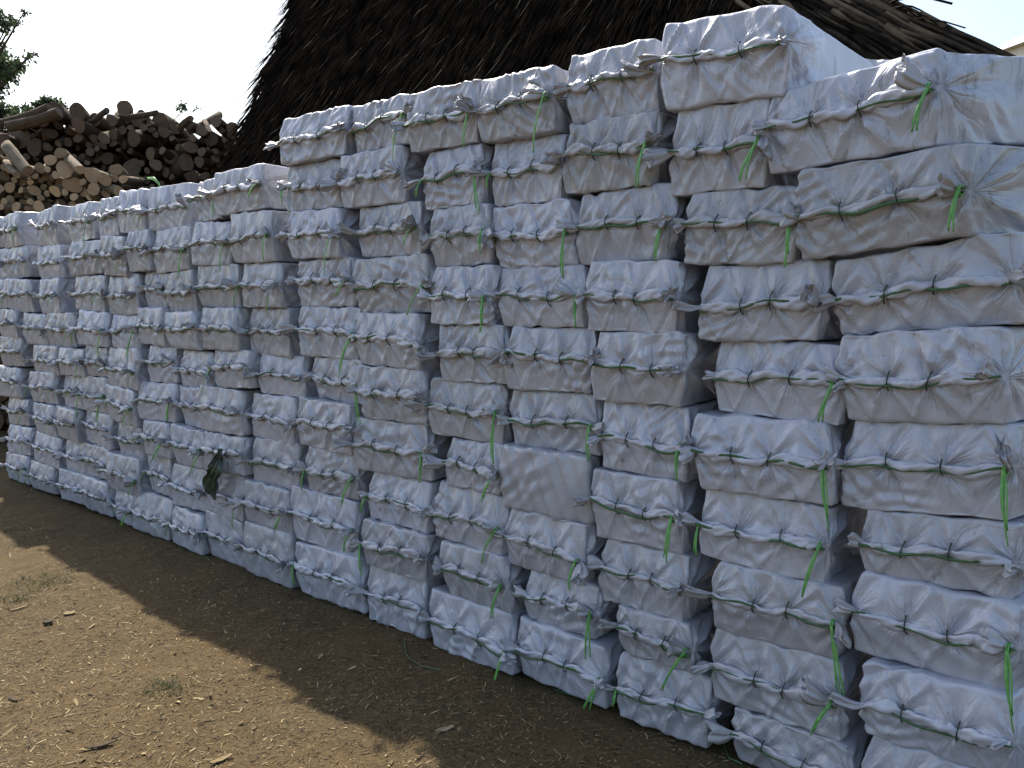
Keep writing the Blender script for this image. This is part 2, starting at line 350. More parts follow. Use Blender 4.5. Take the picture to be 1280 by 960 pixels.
def roll_mesh(w, zl, ties, rng, fine):
    n = 70 if fine else 34; seg = 14 if fine else 8
    x = np.linspace(-w / 2 + .004, w / 2 - .006, n)
    d = np.min([np.abs(x - t) for t in ties], axis=0)
    r = .006 + rng.uniform(.005, .010) * np.clip(d / .045, 0, 1) ** .6 * (1 + .25 * vnoise(np.stack([x, 0 * x, 0 * x], 1), 22, rng.uniform(0, 50)))
    y = -FR - .006 - .3 * r; z = zl(x) + .3 * np.where(d > .01, r, 0) * rng.choice([-1, 1], 1)[0]
    P = np.stack([x, y, z], 1)
    th = np.arange(seg) / seg * 2 * np.pi
    tw = rng.uniform(20, 40) * rng.choice([-1, 1])
    k = vnoise(np.stack([x, x * 0, x * 0 + 3], 1), 15, rng.uniform(0, 50))
    R = r[:, None] * (1 + .42 * tri((2 * th[None] + tw * x[:, None] + k[:, None] * 1.4) / (2 * np.pi)) + .22 * tri((3 * th[None] + x[:, None] * 95 + 2 * k[:, None]) / 6.283) + .15 * vnoise(np.stack([x[:, None] + 0 * th, th[None] * .02 + 0 * x[:, None], 0 * x[:, None] + 0 * th], -1), 90, 3))
    V = P[:, None] + np.stack([0 * R, np.cos(th)[None] * R * .7, np.sin(th)[None] * R * 1.1], -1)
    return V.reshape(-1, 3), grid_faces(n, seg, True)[:, ::-1]

def twine_mesh(w, zl, ties, rng, fine):
    n = 60 if fine else 26
    x = np.linspace(-w / 2 - .004, w / 2, n)
    ph = rng.uniform(0, 6); f = rng.uniform(9, 16)
    s = np.sin(x * f + ph)
    P = np.stack([x, -FR - .0155 - .0035 * np.sin(x * f * 1.7 + ph * 2), zl(x) + s * .009 - .006], 1)
    return tube(P, (.0046 if rng.rand() < .4 else .0034) * (1 + .3 * vnoise(P, 30, ph)), 6 if fine else 4, .5, (0, 0, 1.))

def clip_mesh(x, zl, rng, fine):
    z = float(zl(np.array(x))); L_ = rng.uniform(.021, .030); t = np.linspace(-1, 1, 9 if fine else 5)
    P = np.stack([x + t * rng.uniform(-.006, .006), -FR - .021 + .022 * t ** 2, z + t * L_], 1)
    return tube(P, .0021, 6 if fine else 4)

def knot_mesh(rng, fine=True):
    """the gathered ear of the sack beyond the twine: a ruffled, half-open, flattened cone along +x"""
    nt, n = (16, 30) if fine else (9, 14)
    Lk = rng.uniform(.055, .095); R = rng.uniform(.019, .032); ball = rng.rand() < .35
    if ball: Lk *= .65; R *= 1.05
    t = np.linspace(0, 1, nt); th = np.arange(n) / n * 2 * np.pi
    rho = .008 + (R - .008) * (np.sin(np.clip(t * (1.5 if not ball else 1.9), 0, 1.35 if not ball else 2.2)) ** 1.2)
    kk = rng.randint(4, 7); ph = rng.uniform(0, 6.28, 3)
    RR = rho[:, None] * (1 + (.15 + .35 * t[:, None]) * tri((kk * th[None] + ph[0] + .8 * t[:, None]) / 6.283) + .14 * tri((11 * th[None] + ph[1]) / 6.283))
    fl = rng.uniform(.4, .7)
    y = RR * np.cos(th)[None]; z = RR * np.sin(th)[None] * 1.0
    a = rng.uniform(0, np.pi); Y = y * fl; Z = z
    Y, Z = Y * np.cos(a) - Z * np.sin(a), Y * np.sin(a) + Z * np.cos(a)
    lip = .16 * Lk * tri((3 * th[None] + ph[2]) / 6.283) * t[:, None] ** 2
    X = t[:, None] * Lk + lip
    bend = rng.uniform(-.35, .35, 2)
    Y = Y + bend[0] * X * t[:, None]; Z = Z + bend[1] * X * t[:, None]
    V = np.stack([X, Y, Z], -1)
    V = V + .0035 * np.stack([vnoise(V, 45, ph[0]), vnoise(V, 45, ph[1]), vnoise(V, 45, ph[2])], -1)
    # inner folds, closing the mouth
    cen = V[-1].mean(0)
    ins = [cen + (V[-1] - cen) * s - np.array([d * Lk, 0, 0]) for s, d in ((.86, .03), (.6, .16), (.28, .1), (.02, .2))]
    V = np.concatenate([V] + [i[None] for i in ins])
    nn = len(V); V = V.reshape(-1, 3)
    # a small wound collar where the twine grips
    return V, grid_faces(nn, n, True)

def tail_mesh(rng, fine=True):
    """loose ends of flat green twine hanging from the knot; +x sideways, -y outward, -z down"""
    parts = []
    lean = rng.uniform(-.55, .25); Lt = rng.uniform(.09, .2)
    for k in range(rng.randint(2, 5)):
        n = 12 if fine else 7
        t = np.linspace(0, 1, n); l = Lt * rng.uniform(.75, 1.05); ln = lean + rng.uniform(-.10, .10)
        cx = np.sin(t * rng.uniform(1, 4)) * rng.uniform(-.008, .008)
        P = np.stack([ln * l * t + cx, -.012 - .02 * np.sin(t * 2.2), -l * t * math.sqrt(max(.1, 1 - ln * ln))], 1)
        wd = .0050 * (1 - .5 * t) * rng.uniform(.7, 1.2)
        parts.append(tube(P, wd, 6 if fine else 4, .2, (1., .15, 0)))
    # collar of a few turns
    for k in range(2):
        a = np.linspace(0, 2 * np.pi, 11 if fine else 7)
        P = np.stack([k * .005 - .002 + 0 * a, .0125 * np.cos(a), .0125 * np.sin(a)], 1)
        parts.append(tube(P, .0024, 5 if fine else 4))
    return join(parts)

rk = np.random.RandomState(11)
KNOTS = {True: [mesh_from('knot', *knot_mesh(rk, True), [MC]) for _ in range(22)], False: [mesh_from('knot', *knot_mesh(rk, False), [MC]) for _ in range(12)]}
TAILS = {True: [mesh_from('twine_tail', *tail_mesh(rk, True), [MTAIL]) for _ in range(20)], False: [mesh_from('twine_tail', *tail_mesh(rk, False), [MTAIL]) for _ in range(10)]}

def place_along(o, p, d, roll):
    d = Vector(d).normalized()
    q = d.to_track_quat('X', 'Z')
    o.rotation_mode = 'QUATERNION'
    from mathutils import Quaternion
    o.rotation_quaternion = q @ Quaternion((1, 0, 0), roll); o.location = p

ORD = ['first', 'second', 'third', 'fourth', 'fifth', 'sixth', 'seventh', 'eighth', 'ninth', 'tenth', 'eleventh', 'twelfth', 'thirteenth', 'fourteenth', 'fifteenth', 'sixteenth']
# grime 0..1, scuffs 0..1 by (stack, row from the top)
GRIMY = {('A', 1): (.75, .6), ('B', 2): (.7, .4), ('C', 1): (.8, .7), ('B', 1): (.35, .3), ('D', 6): (.5, .3), ('D', 9): (.0, .0), ('D', 5): (.45, .2), ('C', 4): (.3, .3), ('A', 2): (.3, .3), ('A', 5): (.35, .3),
         ('C', 8): (.55, .4), ('A', 0): (.1, .9), ('B', 0): (.0, .55), ('K', 2): (.6, .3), ('J', 2): (.7, .5), ('L', 2): (.5, .4), ('H', 6): (.4, .4), ('F', 8): (.5, .4), ('E', 8): (.45, .4), ('G', 5): (.35, .3),
         ('J', 1): (.4, .4), ('N', 0): (.5, .8), ('O', 1): (.5, .6), ('P', 4): (.5, .4), ('P', 5): (.4, .4), ('P', 6): (.4, .4), ('D', 3): (.25, .2), ('B', 5): (.1, .5)}
BARE = {('D', 6)}
# a few sacks on the right sit askew: slope of their lower and upper edges towards the right
SHEAR = {('A', 0): (.085, .10), ('A', 1): (.14, .085), ('A', 2): (.085, .14), ('A', 3): (.06, .085), ('A', 4): (.06, .06), ('A', 5): (.0, .06),
         ('B', 0): (-.06, -.09), ('B', 1): (-.03, -.06), ('B', 2): (0, -.03), ('Z', 0): (0, -.30)}

def sack(key, ci, ri, N_, s, w, zb, zt, rng, fine, dep=.74, back=0.0, tied=True, label=None, group='white tied sacks stacked in the long wall'):
    h = zt - zb + .003
    shear = SHEAR.get((key, ri), tuple(rng.uniform(-.03, .03, 2)) if not fine else (0, 0))
    G, F, zl, ties, fan, fanw = sack_body(w, h, dep, rng, fine, tied, shear)
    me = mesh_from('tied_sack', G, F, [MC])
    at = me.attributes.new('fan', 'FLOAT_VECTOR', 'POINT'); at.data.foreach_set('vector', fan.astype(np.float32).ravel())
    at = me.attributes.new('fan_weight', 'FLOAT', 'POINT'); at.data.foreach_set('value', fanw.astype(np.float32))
    o = link('tied_sack', me)
    push = rng.uniform(-.022, .026) if fine else rng.uniform(-.032, .032)
    c = M0 + DL * (s - w / 2) + NI * (back + push)
    if key == 'A':                                          # the end stack: sacks sag sideways towards their far ends
        k_ = .42 if ri < 3 else .2
        G[:, 0] += k_ * G[:, 1]; G[:, 2] += (.10 if ri == 0 else .07 if ri == 1 else .035 if ri == 2 else 0) * G[:, 1]
        o.data.vertices.foreach_set('co', G.astype(np.float32).ravel()); o.data.update()
    o.location = (c[0], c[1], zb - .001)
    o.rotation_euler = (rng.uniform(-.02, .02), rng.uniform(-.016, .016), YAW + (rng.uniform(-.055, .055) if fine else rng.uniform(-.07, .07)))
    gr, du = GRIMY.get((key, ri), (rng.uniform(0, .75) ** 1.6, rng.uniform(0, .45)))
    col = (gr, du, 0, 1); o.color = col
    tag(o, label, 'sack', group)
    if not tied: return o
    def part(name, me):
        p = link(name, me, o); p.color = col; return p
    part('seam_roll', mesh_from('seam_roll', *roll_mesh(w, zl, ties, rng, fine), [MC]))
    part('twine', mesh_from('twine', *twine_mesh(w, zl, ties, rng, fine), [MT]))
    for t in ties[1:3]: part('tie_band', mesh_from('tie_band', *clip_mesh(t, zl, rng, fine), [MCLIP]))
    zL = float(zl(np.array(-w / 2))); zR = float(zl(np.array(w / 2)))
    kl = part('knot', KNOTS[fine][rng.randint(len(KNOTS[fine]))])
    kl.color = (min(1, gr + .45), du, 0, 1)
    place_along(kl, (-w / 2 + .012, -FR * .9, zL), (-1, rng.uniform(-.75, -.2), rng.uniform(-.4, .35)), rng.uniform(0, 6))
    kr = part('knot', KNOTS[fine][rng.randint(len(KNOTS[fine]))])
    m = rng.rand()
    d = (-.8, -.55, rng.uniform(-.1, .5)) if m < .3 else ((.25, -1, rng.uniform(-.3, .5)) if m < .6 else (1, -.75, rng.uniform(-.5, .3)))
    if key == 'A' and ri == 0: d = (-.9, -.5, .35)
    kr.color = (min(1, gr + .4), du, 0, 1)
    place_along(kr, (w / 2 - .014, -FR, zR), d, rng.uniform(0, 6))
    if rng.rand() < (.68 if fine else .4):
        tl = part('twine_tail', TAILS[fine][rng.randint(len(TAILS[fine]))])
        tl.location = (w / 2 - .016, -FR - .010, zR - .003); tl.rotation_euler = (0, 0, rng.uniform(-.3, .3))
        tl.scale = (1, 1, rng.uniform(.85, 1.15))
    if rng.rand() < .14:
        tl = part('twine_tail', TAILS[fine][rng.randint(len(TAILS[fine]))])
        tl.location = (-w / 2 + .006, -FR - .006, zL - .003); tl.scale = (.8, 1, rng.uniform(.4, .75))
    return o

def describe(key, ci, ri, n):
    gr, du = GRIMY.get((key, ri), (0, 0))
    adj = 'plain grey seamless sack,' if (key, ri) in BARE else ('greyish sack,' if gr > .4 else ('sooty white sack,' if du > .5 else 'white sack,'))
    pos = 'topmost' if ri == 0 else ('bottom one' if ri == n - 1 else ORD[ri] + ' from the top')
    col = 'the rightmost stack' if ci == 0 else ('the leftmost stack' if ci == 15 else 'the ' + ORD[ci] + ' stack from the right')
    return f'{adj} {pos} of {col}'

keys = list(STACKS)
for ci, key in enumerate(keys):
    col = STACKS[key]
    for ri, (s, w, zb, zt) in enumerate(col):
        rng = np.random.RandomState(1000 + ci * 40 + ri)
        w2 = w + .02
        if ci:                                         # keep clear of the neighbour on the right at the same height
            zm = (zb + zt) / 2
            for (s2, w_, b2, t2) in STACKS[keys[ci - 1]]:
                if b2 < zm + .07 and t2 > zm - .07: w2 = min(w2, s - s2 - (.004 if ci < 3 else .020 if ci < 7 else .034))
        w2 = min(max(w2, .27), .52 if ci < 7 else .47)
        sack(key, ci, ri, len(col), s, w2, zb, zt, rng, ci < 7, dep=.97 if key == 'A' else .74, tied=(key, ri) not in BARE, label=describe(key, ci, ri, len(col)))
EXPOSURE = .88
# ------------------------------------------------------------------ ground
def ground_material():
    m, nt, b = mat('trodden_earth', .95, .15)
    tc = N(nt, 'ShaderNodeTexCoord'); P = tc.outputs['Object']
    a = N(nt, 'ShaderNodeTexNoise', Scale=1.1, Detail=4.); L(nt, P, a.inputs['Vector'])
    bn = N(nt, 'ShaderNodeTexNoise', Scale=9., Detail=8., Roughness=.7); L(nt, P, bn.inputs['Vector'])
    cn = N(nt, 'ShaderNodeTexNoise', Scale=60., Detail=5., Roughness=.75); L(nt, P, cn.inputs['Vector'])
    c1 = rampn(nt, bn.outputs[0], [(.3, (0.040, 0.030, 0.015)), (.5, (0.076, 0.055, 0.028)), (.7, (0.120, 0.088, 0.045))])
    c2 = rampn(nt, cn.outputs[0], [(.35, (0.024, 0.018, 0.010)), (.5, (0.080, 0.058, 0.030)), (.66, (0.192, 0.145, 0.074))])
    c = mixc(nt, .55, c1, c2)
    c = mixc(nt, rampn(nt, a.outputs[0], [(.4, (0, 0, 0)), (.6, (.6, .6, .6))]), c, (0.100, 0.066, 0.030))
    L(nt, c, b.inputs['Base Color'])
    b1 = N(nt, 'ShaderNodeBump', Strength=1., Distance=.02); L(nt, bn.outputs[0], b1.inputs['Height'])
    b2 = N(nt, 'ShaderNodeBump', Strength=1., Distance=.008); L(nt, cn.outputs[0], b2.inputs['Height']); L(nt, b1.outputs[0], b2.inputs['Normal'])
    L(nt, b2.outputs[0], b.inputs['Normal'])
    return m
MG = ground_material()
nX = 420
ax = np.concatenate([[-600, -120, -30, -12], np.linspace(-7, 4, nX), [9, 30, 120, 600]])
ay = np.concatenate([[-600, -120, -20, -3], np.linspace(-.5, 10, nX), [16, 40, 150, 900]])
XX, YY = np.meshgrid(ax, ay)
GP = np.stack([XX, YY, 0 * XX], -1).reshape(-1, 3)
fade = (ramp(GP[:, 0], -7, -6.3) * (1 - ramp(GP[:, 0], 3.3, 4)) * ramp(GP[:, 1], -.5, 0) * (1 - ramp(GP[:, 1], 9.3, 10)))
def ground_z(P):
    return .016 * vnoise(P, 1.7, 3) + .009 * vnoise(P, 5.3, 5) + .005 * vnoise(P, 15, 6) + .0025 * vnoise(P, 37, 8)
off_w = (GP[:, :2] - M0) @ NI
GP[:, 2] = ground_z(GP) * fade - .006
go = link('ground', mesh_from('ground', GP, grid_faces(len(ay), len(ax)), [MG])); tag(go, kind='structure')

# ------------------------------------------------------------------ litter on the ground
def island(name, stops, rough):
    m, nt, b = mat(name, rough, .2); g = N(nt, 'ShaderNodeNewGeometry')
    L(nt, rampn(nt, g.outputs['Random Per Island'], stops), b.inputs['Base Color']); return m
MCHIP = island('wood_chips', [(0, (.05, .036, .018)), (.45, (.12, .085, .042)), (.8, (.24, .18, .09)), (1, (.42, .34, .19))], .8)
MCHIPD = island('dark_bark_bits', [(0, (.02, .016, .011)), (.6, (.06, .045, .03)), (1, (.13, .10, .065))], .9)
def on_ground(x, y):
    P = np.stack([x, y, 0 * x], -1); return ground_z(P) - .006
def scatter(n, seed, lmin, lmax, wmin, wmax, mt, name, label, lift=.002, far=7.5, curl=.3):
    r = np.random.RandomState(seed)
    # denser near the camera, where single bits can be made out
    Y = 1.6 + (far - 1.6) * r.rand(n) ** 1.7
    X = r.uniform(-1, 1, n) * (.72 * Y + .3) - .1
    off = (np.stack([X, Y], 1) - M0) @ NI
    keep = (off < .02) & (vnoise(np.stack([X, Y, 0 * X], 1), 1.6, seed) + r.uniform(-.9, .9, n) > -.35); X, Y = X[keep], Y[keep]; n = len(X)
    Ln = lmin + (lmax - lmin) * r.rand(n) ** 3; Wd = r.uniform(wmin, wmax, n)
    a = r.uniform(0, np.pi, n); pitch = r.normal(0, .22, n); Z = on_ground(X, Y) + lift + np.abs(np.sin(pitch)) * Ln * .4
    t = np.array([-.5, 0, .5]); V = np.zeros((n, 6, 3)); bend = r.uniform(-curl, curl, n)
    for i, tt in enumerate(t):
        cx = X + np.cos(a) * tt * Ln + (-np.sin(a)) * bend * Ln * (tt * tt - .12); cy = Y + np.sin(a) * tt * Ln + np.cos(a) * bend * Ln * (tt * tt - .12)
        cz = Z + np.sin(pitch) * tt * Ln
        tap = Wd * (1 if tt == 0 else r.uniform(.2, .9, n)); tw = r.uniform(-.5, .5, n)
        for s, k in ((-.5, 0), (.5, 1)):
            V[:, i * 2 + k, 0] = cx - np.sin(a) * s * tap; V[:, i * 2 + k, 1] = cy + np.cos(a) * s * tap; V[:, i * 2 + k, 2] = cz + s * tap * tw
    F = np.array([[0, 1, 3, 2], [2, 3, 5, 4]])[None] + (np.arange(n) * 6)[:, None, None]
    o = link(name, mesh_from(name, V.reshape(-1, 3), F.reshape(-1, 4), [mt], smooth=False)); tag(o, label, 'ground litter', kind='stuff')
scatter(110000, 5, .005, .036, .0012, .0045, MCHIP, 'wood_shavings', 'pale straw and wood shavings strewn over the brown earth')
scatter(50000, 6, .004, .028, .002, .006, MCHIPD, 'bark_litter', 'dark crumbs of bark trodden into the earth')

scatter(1100, 9, .02, .07, .004, .013, MCHIP, 'split_wood_bits', 'larger split bits of wood and bark scattered over the earth', .004, 6.5, .15)
def at_px(px, py):                                       # a point on the ground from where it lies in the photo
    a = (px - 640) / 1000; b = (480 - py) / 1000; p = math.radians(5.4)
    d = np.array([a, math.cos(p) + b * math.sin(p), -math.sin(p) + b * math.cos(p)]); t = -1.5 / d[2]
    return d[0] * t, d[1] * t
MGRASS = simple('grass_blades', (.10, .11, .045), (.22, .21, .10), 30, .6)
def tuft(px, py, R, n, seed, label, hgt=.07):
    r = np.random.RandomState(seed); X0, Y0 = at_px(px, py); z0 = float(on_ground(np.array(X0), np.array(Y0)))
    parts = []
    for k in range(n):
        a = r.uniform(0, 6.28); d = R * r.rand() ** .8; l = r.uniform(.3, 1) * hgt; ln = r.uniform(.3, 1.5); b = r.uniform(0, 6.28); t = np.linspace(0, 1, 5)
        bx, by = np.cos(a) * d, np.sin(a) * d
        dz = float(on_ground(np.array(X0 + bx), np.array(Y0 + by))) - z0
        P = np.stack([bx + np.cos(b) * ln * l * t ** 1.6, by + np.sin(b) * ln * l * t ** 1.6, dz + l * t - .35 * l * t * t * ln], 1)
        parts.append(tube(P, .0016 * (1.05 - t), 4, .4))
    V, F = join(parts); o = link('grass_tuft', mesh_from('grass_tuft', V, F, [MGRASS])); o.location = (X0, Y0, z0)
    tag(o, label, 'grass tuft', 'sparse grass tufts on the earth')
tuft(52, 728, .16, 170, 1, 'straggling green grass tuft in the sunlit earth near the left edge')
tuft(212, 862, .10, 110, 2, 'small green grass tuft on sunlit earth beside the shadow edge')
tuft(22, 748, .09, 60, 4, 'sparse yellowing grass tuft nearest the left edge')

def flat_bit(px, py, l, wd, ang, name, label, cat, mt, th=.004, seed=0):
    r = np.random.RandomState(seed); n = 9; t = np.linspace(-1, 1, n); X0, Y0 = at_px(px, py)
    w_ = wd * (1 - np.abs(t) ** 2.2) ** .5 * (1 + .3 * r.uniform(-1, 1, n)) + .001
    V = []
    for i in range(n):
        for s, zz in ((-1, 0), (1, .3), (1, .3 + 1), (-1, 1)):
            V.append((t[i] * l / 2, s * w_[i] / 2, .004 + th * zz + .1 * l * t[i] ** 2 * .5 + .002 * r.rand()))
    V = np.array(V); F = grid_faces(n, 4, True)
    o = link(name, mesh_from(name, V, F, [mt], smooth=False)); o.location = (X0, Y0, float(on_ground(np.array(X0), np.array(Y0)))); o.rotation_euler = (0, 0, ang)
    tag(o, label, cat); return o
flat_bit(277, 948, .085, .022, .8, 'bark_chip', 'flat brown wood chip near the bottom edge of the picture', 'wood chip', MCHIP, seed=1)
flat_bit(556, 915, .075, .026, .5, 'dead_leaf', 'dry curled leaf lying in the shade near the sack wall', 'leaf', simple('dry_leaf', (.16, .13, .09), (.26, .21, .14), 20, .7), .0015, 2)
flat_bit(126, 935, .10, .012, .5, 'wood_splinter', 'long thin wood splinter in the sun, lower left', 'splinter', MCHIPD, seed=3)
flat_bit(87, 767, .06, .03, .2, 'wood_flake', 'small pale rounded flake of wood on sunlit earth', 'wood flake', MCHIP, seed=4)
flat_bit(24, 761, .10, .010, 1.1, 'straw_stalk', 'pale straight straw stalk on sunlit earth by the left edge', 'straw', MCHIP, seed=5)
flat_bit(16, 872, .075, .016, -.6, 'bark_chip', 'dark curved bark chip on sunlit earth by the left edge', 'wood chip', MCHIPD, seed=6)
flat_bit(60, 778, .05, .03, -.2, 'clod', 'small dark clod of earth in the sunlit patch', 'clod', MCHIPD, .012, seed=7)

def strand(pts, label, rad=.003, lift=.006):
    W = [at_px(*p) for p in pts]; t = np.linspace(0, len(W) - 1, 26)
    X = np.interp(t, range(len(W)), [q[0] for q in W]); Y = np.interp(t, range(len(W)), [q[1] for q in W])
    for _ in range(2): X[1:-1] = (X[:-2] + X[1:-1] + X[2:]) / 3; Y[1:-1] = (Y[:-2] + Y[1:-1] + Y[2:]) / 3
    P = np.stack([X, Y, on_ground(X, Y) + lift], 1); c = P.mean(0)
    V, F = tube(P - c, rad, 5, .6); o = link('twine_strand', mesh_from('twine_strand', V, F, [MT])); o.location = c
    tag(o, label, 'twine', 'loose twine on the ground')
strand([(505, 800), (508, 822), (530, 834), (552, 840)], 'dark green twine strand curled on the soil below the fifth stack from the right')
strand([(692, 858), (712, 864), (738, 866)], 'short green twine strand on the soil below the fourth stack from the right')
strand([(775, 880), (800, 890), (830, 904), (850, 916)], 'green twine strand at the foot of the third stack from the right')
strand([(905, 930), (912, 946), (928, 955)], 'green twine strand at the foot of the second stack from the right', .004)
strand([(232, 610 + 60), (250, 690), (262, 700)], 'green twine strand on the soil below the ninth stack from the right')

# ------------------------------------------------------------------ scrap of dark film hanging on the wall
def wall_pt(s, z, off=0.0):
    c = M0 + DL * s - NI * off; return Vector((c[0], c[1], z))
def film():
    n, m = 26, 16
    t, uu = np.meshgrid(np.linspace(0, 1, n), np.linspace(-1, 1, m), indexing='ij')
    wd = .010 + .05 * np.sin(t * 2.6) ** 1.5 * (1 + .3 * np.sin(t * 19))
    X = uu * wd - .10 * t + .01 * np.sin(7 * t) ; Z = -t * (.27 + .02 * uu) ; Y = -.035 - .02 * np.sin(t * 3) + .014 * tri(uu * 1.7 + t * 1.1)
    V = np.stack([X, Y, Z], -1).reshape(-1, 3); V += .012 * np.stack([vnoise(V, 18, k) for k in range(3)], -1)
    V2 = V + np.array([0, .0015, 0]); F = grid_faces(n, m)
    o = link('torn_plastic_scrap', mesh_from('torn_plastic_scrap', np.vstack([V, V2]), np.vstack([F, F[:, ::-1] + len(V)]), [MDARKPL]))
    o.location = wall_pt(-.27, .71, .04); o.rotation_euler = (0, 0, YAW); o.scale = (1.25, 1, 1.1); tag(o, 'torn dark green plastic scrap hanging from a knot low on the sack wall', 'plastic scrap')
film()

# ------------------------------------------------------------------ thatched hut behind the wall
MTH = simple('weathered_thatch', (.0025, .0022, .002), (.017, .0135, .0105), 5, .95, .0)
MTHL = simple('pale_thatch', (.006, .005, .004), (.022, .018, .014), 9, .85, .05)
MSTEM = simple('thatch_stems', (.003, .0027, .0024), (.016, .0135, .011), 12, .9, .03)
hut = empty('thatched_hut', (0, 0, 0)); tag(hut, 'dark thatched hut with a steep roof rising behind the sack wall', 'hut')
OFF = 1.45; AL = math.radians(66)
O2 = M0 + NI * OFF
UPV = np.array([NI[0] * math.cos(AL), NI[1] * math.cos(AL), math.sin(AL)]); NV = np.array([-NI[0] * math.sin(AL), -NI[1] * math.sin(AL), math.cos(AL)])
DV = np.array([DL[0], DL[1], 0])
B0 = np.array([O2[0], O2[1], .9])                        # foot line of the roof slope
def rp(s, q, lift=0.0): return B0 + DV * s + UPV * q + NV * lift
def px_on_roof(px, py):
    a = (px - 640) / 1000; b = (480 - py) / 1000; p = math.radians(5.4)
    d = np.array([a, math.cos(p) + b * math.sin(p), -math.sin(p) + b * math.cos(p)]); c = np.array([0, 0, 1.5])
    t = ((B0 - c) @ NV) / (d @ NV); P = c + d * t - B0
    return float(P @ DV), float(P @ UPV)
POLY = [(3.72, -.2), (3.80, 5.2), (-.02, 5.2), (-3.30, 2.24), (-4.5, 1.24), (-4.5, -.2)]
def prism(name, ring, d, mt, parent):
    R0 = np.array(ring); R1 = R0 + np.array(d); n = len(R0)
    V = np.vstack([R0, R1]); me = bpy.data.meshes.new(name)
    me.from_pydata(V.tolist(), [], [tuple(range(n)), tuple(range(2 * n - 1, n - 1, -1))] + [(i, i + n, (i + 1) % n + n, (i + 1) % n) for i in range(n)])
    me.materials.append(mt); me.update(); return link(name, me, parent)
prism('thatch_bed', [rp(s, q) for s, q in POLY], -NV * .16, MTH, hut)
# rear slope of the same roof, and low leaf walls
RB = np.array([NI[0], NI[1], 0])
back = [rp(s, q) + RB * 2 * (5.2 - q) * math.cos(AL) for s, q in POLY]
prism('rear_slope', back, np.array([NI[0] * math.sin(AL), NI[1] * math.sin(AL), math.cos(AL)]) * -.14, MTH, hut)
prism('leaf_wall', [rp(3.4, -.25) + RB * .25 - np.array([0, 0, .85]), rp(-4.2, -.25) + RB * .25 - np.array([0, 0, .85]), rp(-4.2, .2) + RB * .25, rp(3.4, .2) + RB * .25], RB * .06, MTHL, hut)
prism('gable_wall', [rp(3.5, -.2) - np.array([0, 0, .7]), rp(3.5, 5.0), rp(3.5, -.2) + RB * 4.3 - np.array([0, 0, .7])], DV * -.06, MTH, hut)

def blades(n, s0, s1, q0, q1, lmin, lmax, wmin, wmax, mt, name, seed, lean=.0, lift=.03, edge=None, course=.3):
    r = np.random.RandomState(seed)
    s = r.uniform(s0, s1, n); q = r.uniform(q0, q1, n)
    if course: q = np.floor(q / course) * course + r.uniform(0, .09, n) + .05 * np.sin(s * 5)
    if edge:
        keep = edge(s, q); s, q = s[keep], q[keep]; n = len(s)
    l = r.uniform(lmin, lmax, n); w = r.uniform(wmin, wmax, n)
    cl = vnoise(np.stack([s, q, 0 * s], 1), 3.1, seed); ang = lean + .16 * cl + r.normal(0, .07, n)
    li = lift * r.uniform(.4, 1.6, n); V = np.zeros((n, 8, 3)); curl = r.uniform(-.12, .12, n)
    for i, t in enumerate((0, .35, .72, 1.)):
        cs = s + np.sin(ang + curl * t) * l * t; cq = q - np.cos(ang) * l * t
        hgt = .012 + li * (t ** 1.4) * 1.5
        ww = w * (1, 1, .75, .12)[i]
        for k in (0, 1):
            sg = (k - .5) * ww
            V[:, i * 2 + k] = B0 + DV * (cs + sg)[:, None] + UPV * cq[:, None] + NV * (hgt + .35 * sg * (1 if (i % 2) else .4))[:, None]
    F = np.array([[0, 2, 3, 1], [2, 4, 5, 3], [4, 6, 7, 5]])[None] + (np.arange(n) * 8)[:, None, None]
    return link(name, mesh_from(name, V.reshape(-1, 3), F.reshape(-1, 4), [mt], smooth=False), hut)
hip = lambda s, q: (q < np.minimum(5.15, 2.2 + .835 * (s + 3.30))) | (s > -.02)
blades(20000, -4.3, 3.75, .9, 5.2, .35, .7, .008, .026, MTH, 'thatch', 31, .05, .045, hip)
blades(520, -2.6, 3.7, 1.2, 5.2, .3, .55, .004, .010, MTHL, 'thatch_strands', 32, .08, .06, hip)
blades(420, 3.62, 3.80, .6, 5.3, .45, .8, .008, .02, MTH, 'verge_fringe', 33, .16, .08, None, 0)
blades(260, -4.0, -2.1, 1.95, 2.5, .4, .55, .03, .06, simple('brown_palm_leaf', (.03, .022, .016), (.10, .075, .055), 8, .8), 'palm_leaf_tips', 34, -.1, .05, hip, .3)
# the bundle of stems laid along the sloping right-hand edge
rs = np.random.RandomState(5); parts = []
for k in range(150):
    a = rs.uniform(-.5, 1.1); b = rs.uniform(1.6, 2.6) + a * .3; across = rs.uniform(-.60, -.24); t = np.linspace(0, 1, 7)
    e0 = np.array([-2.80, 2.90]); dr = np.array([-.765, -.64]); pn = np.array([-.64, .765])
    st = e0 + dr * (a * .8); en = e0 + dr * (a * .8 + b) + pn * rs.uniform(-.07, .05)
    L2 = st[None] * (1 - t[:, None]) + en[None] * t[:, None] + pn * (across + .03 * np.sin(t * 3 + k))[:, None]
    L2 = L2[(L2[:, 0] > -4.6)]
    if len(L2) < 3: continue
    P = np.array([rp(x, y, .10 + .16 * math.exp(-((across + .40) / .13) ** 2) * rs.uniform(.6, 1)) for x, y in L2])
    parts.append(tube(P, rs.uniform(.006, .022), 5))
V, F = join(parts); link('stem_bundle', mesh_from('stem_bundle', V, F, [MSTEM]), hut)
parts = []
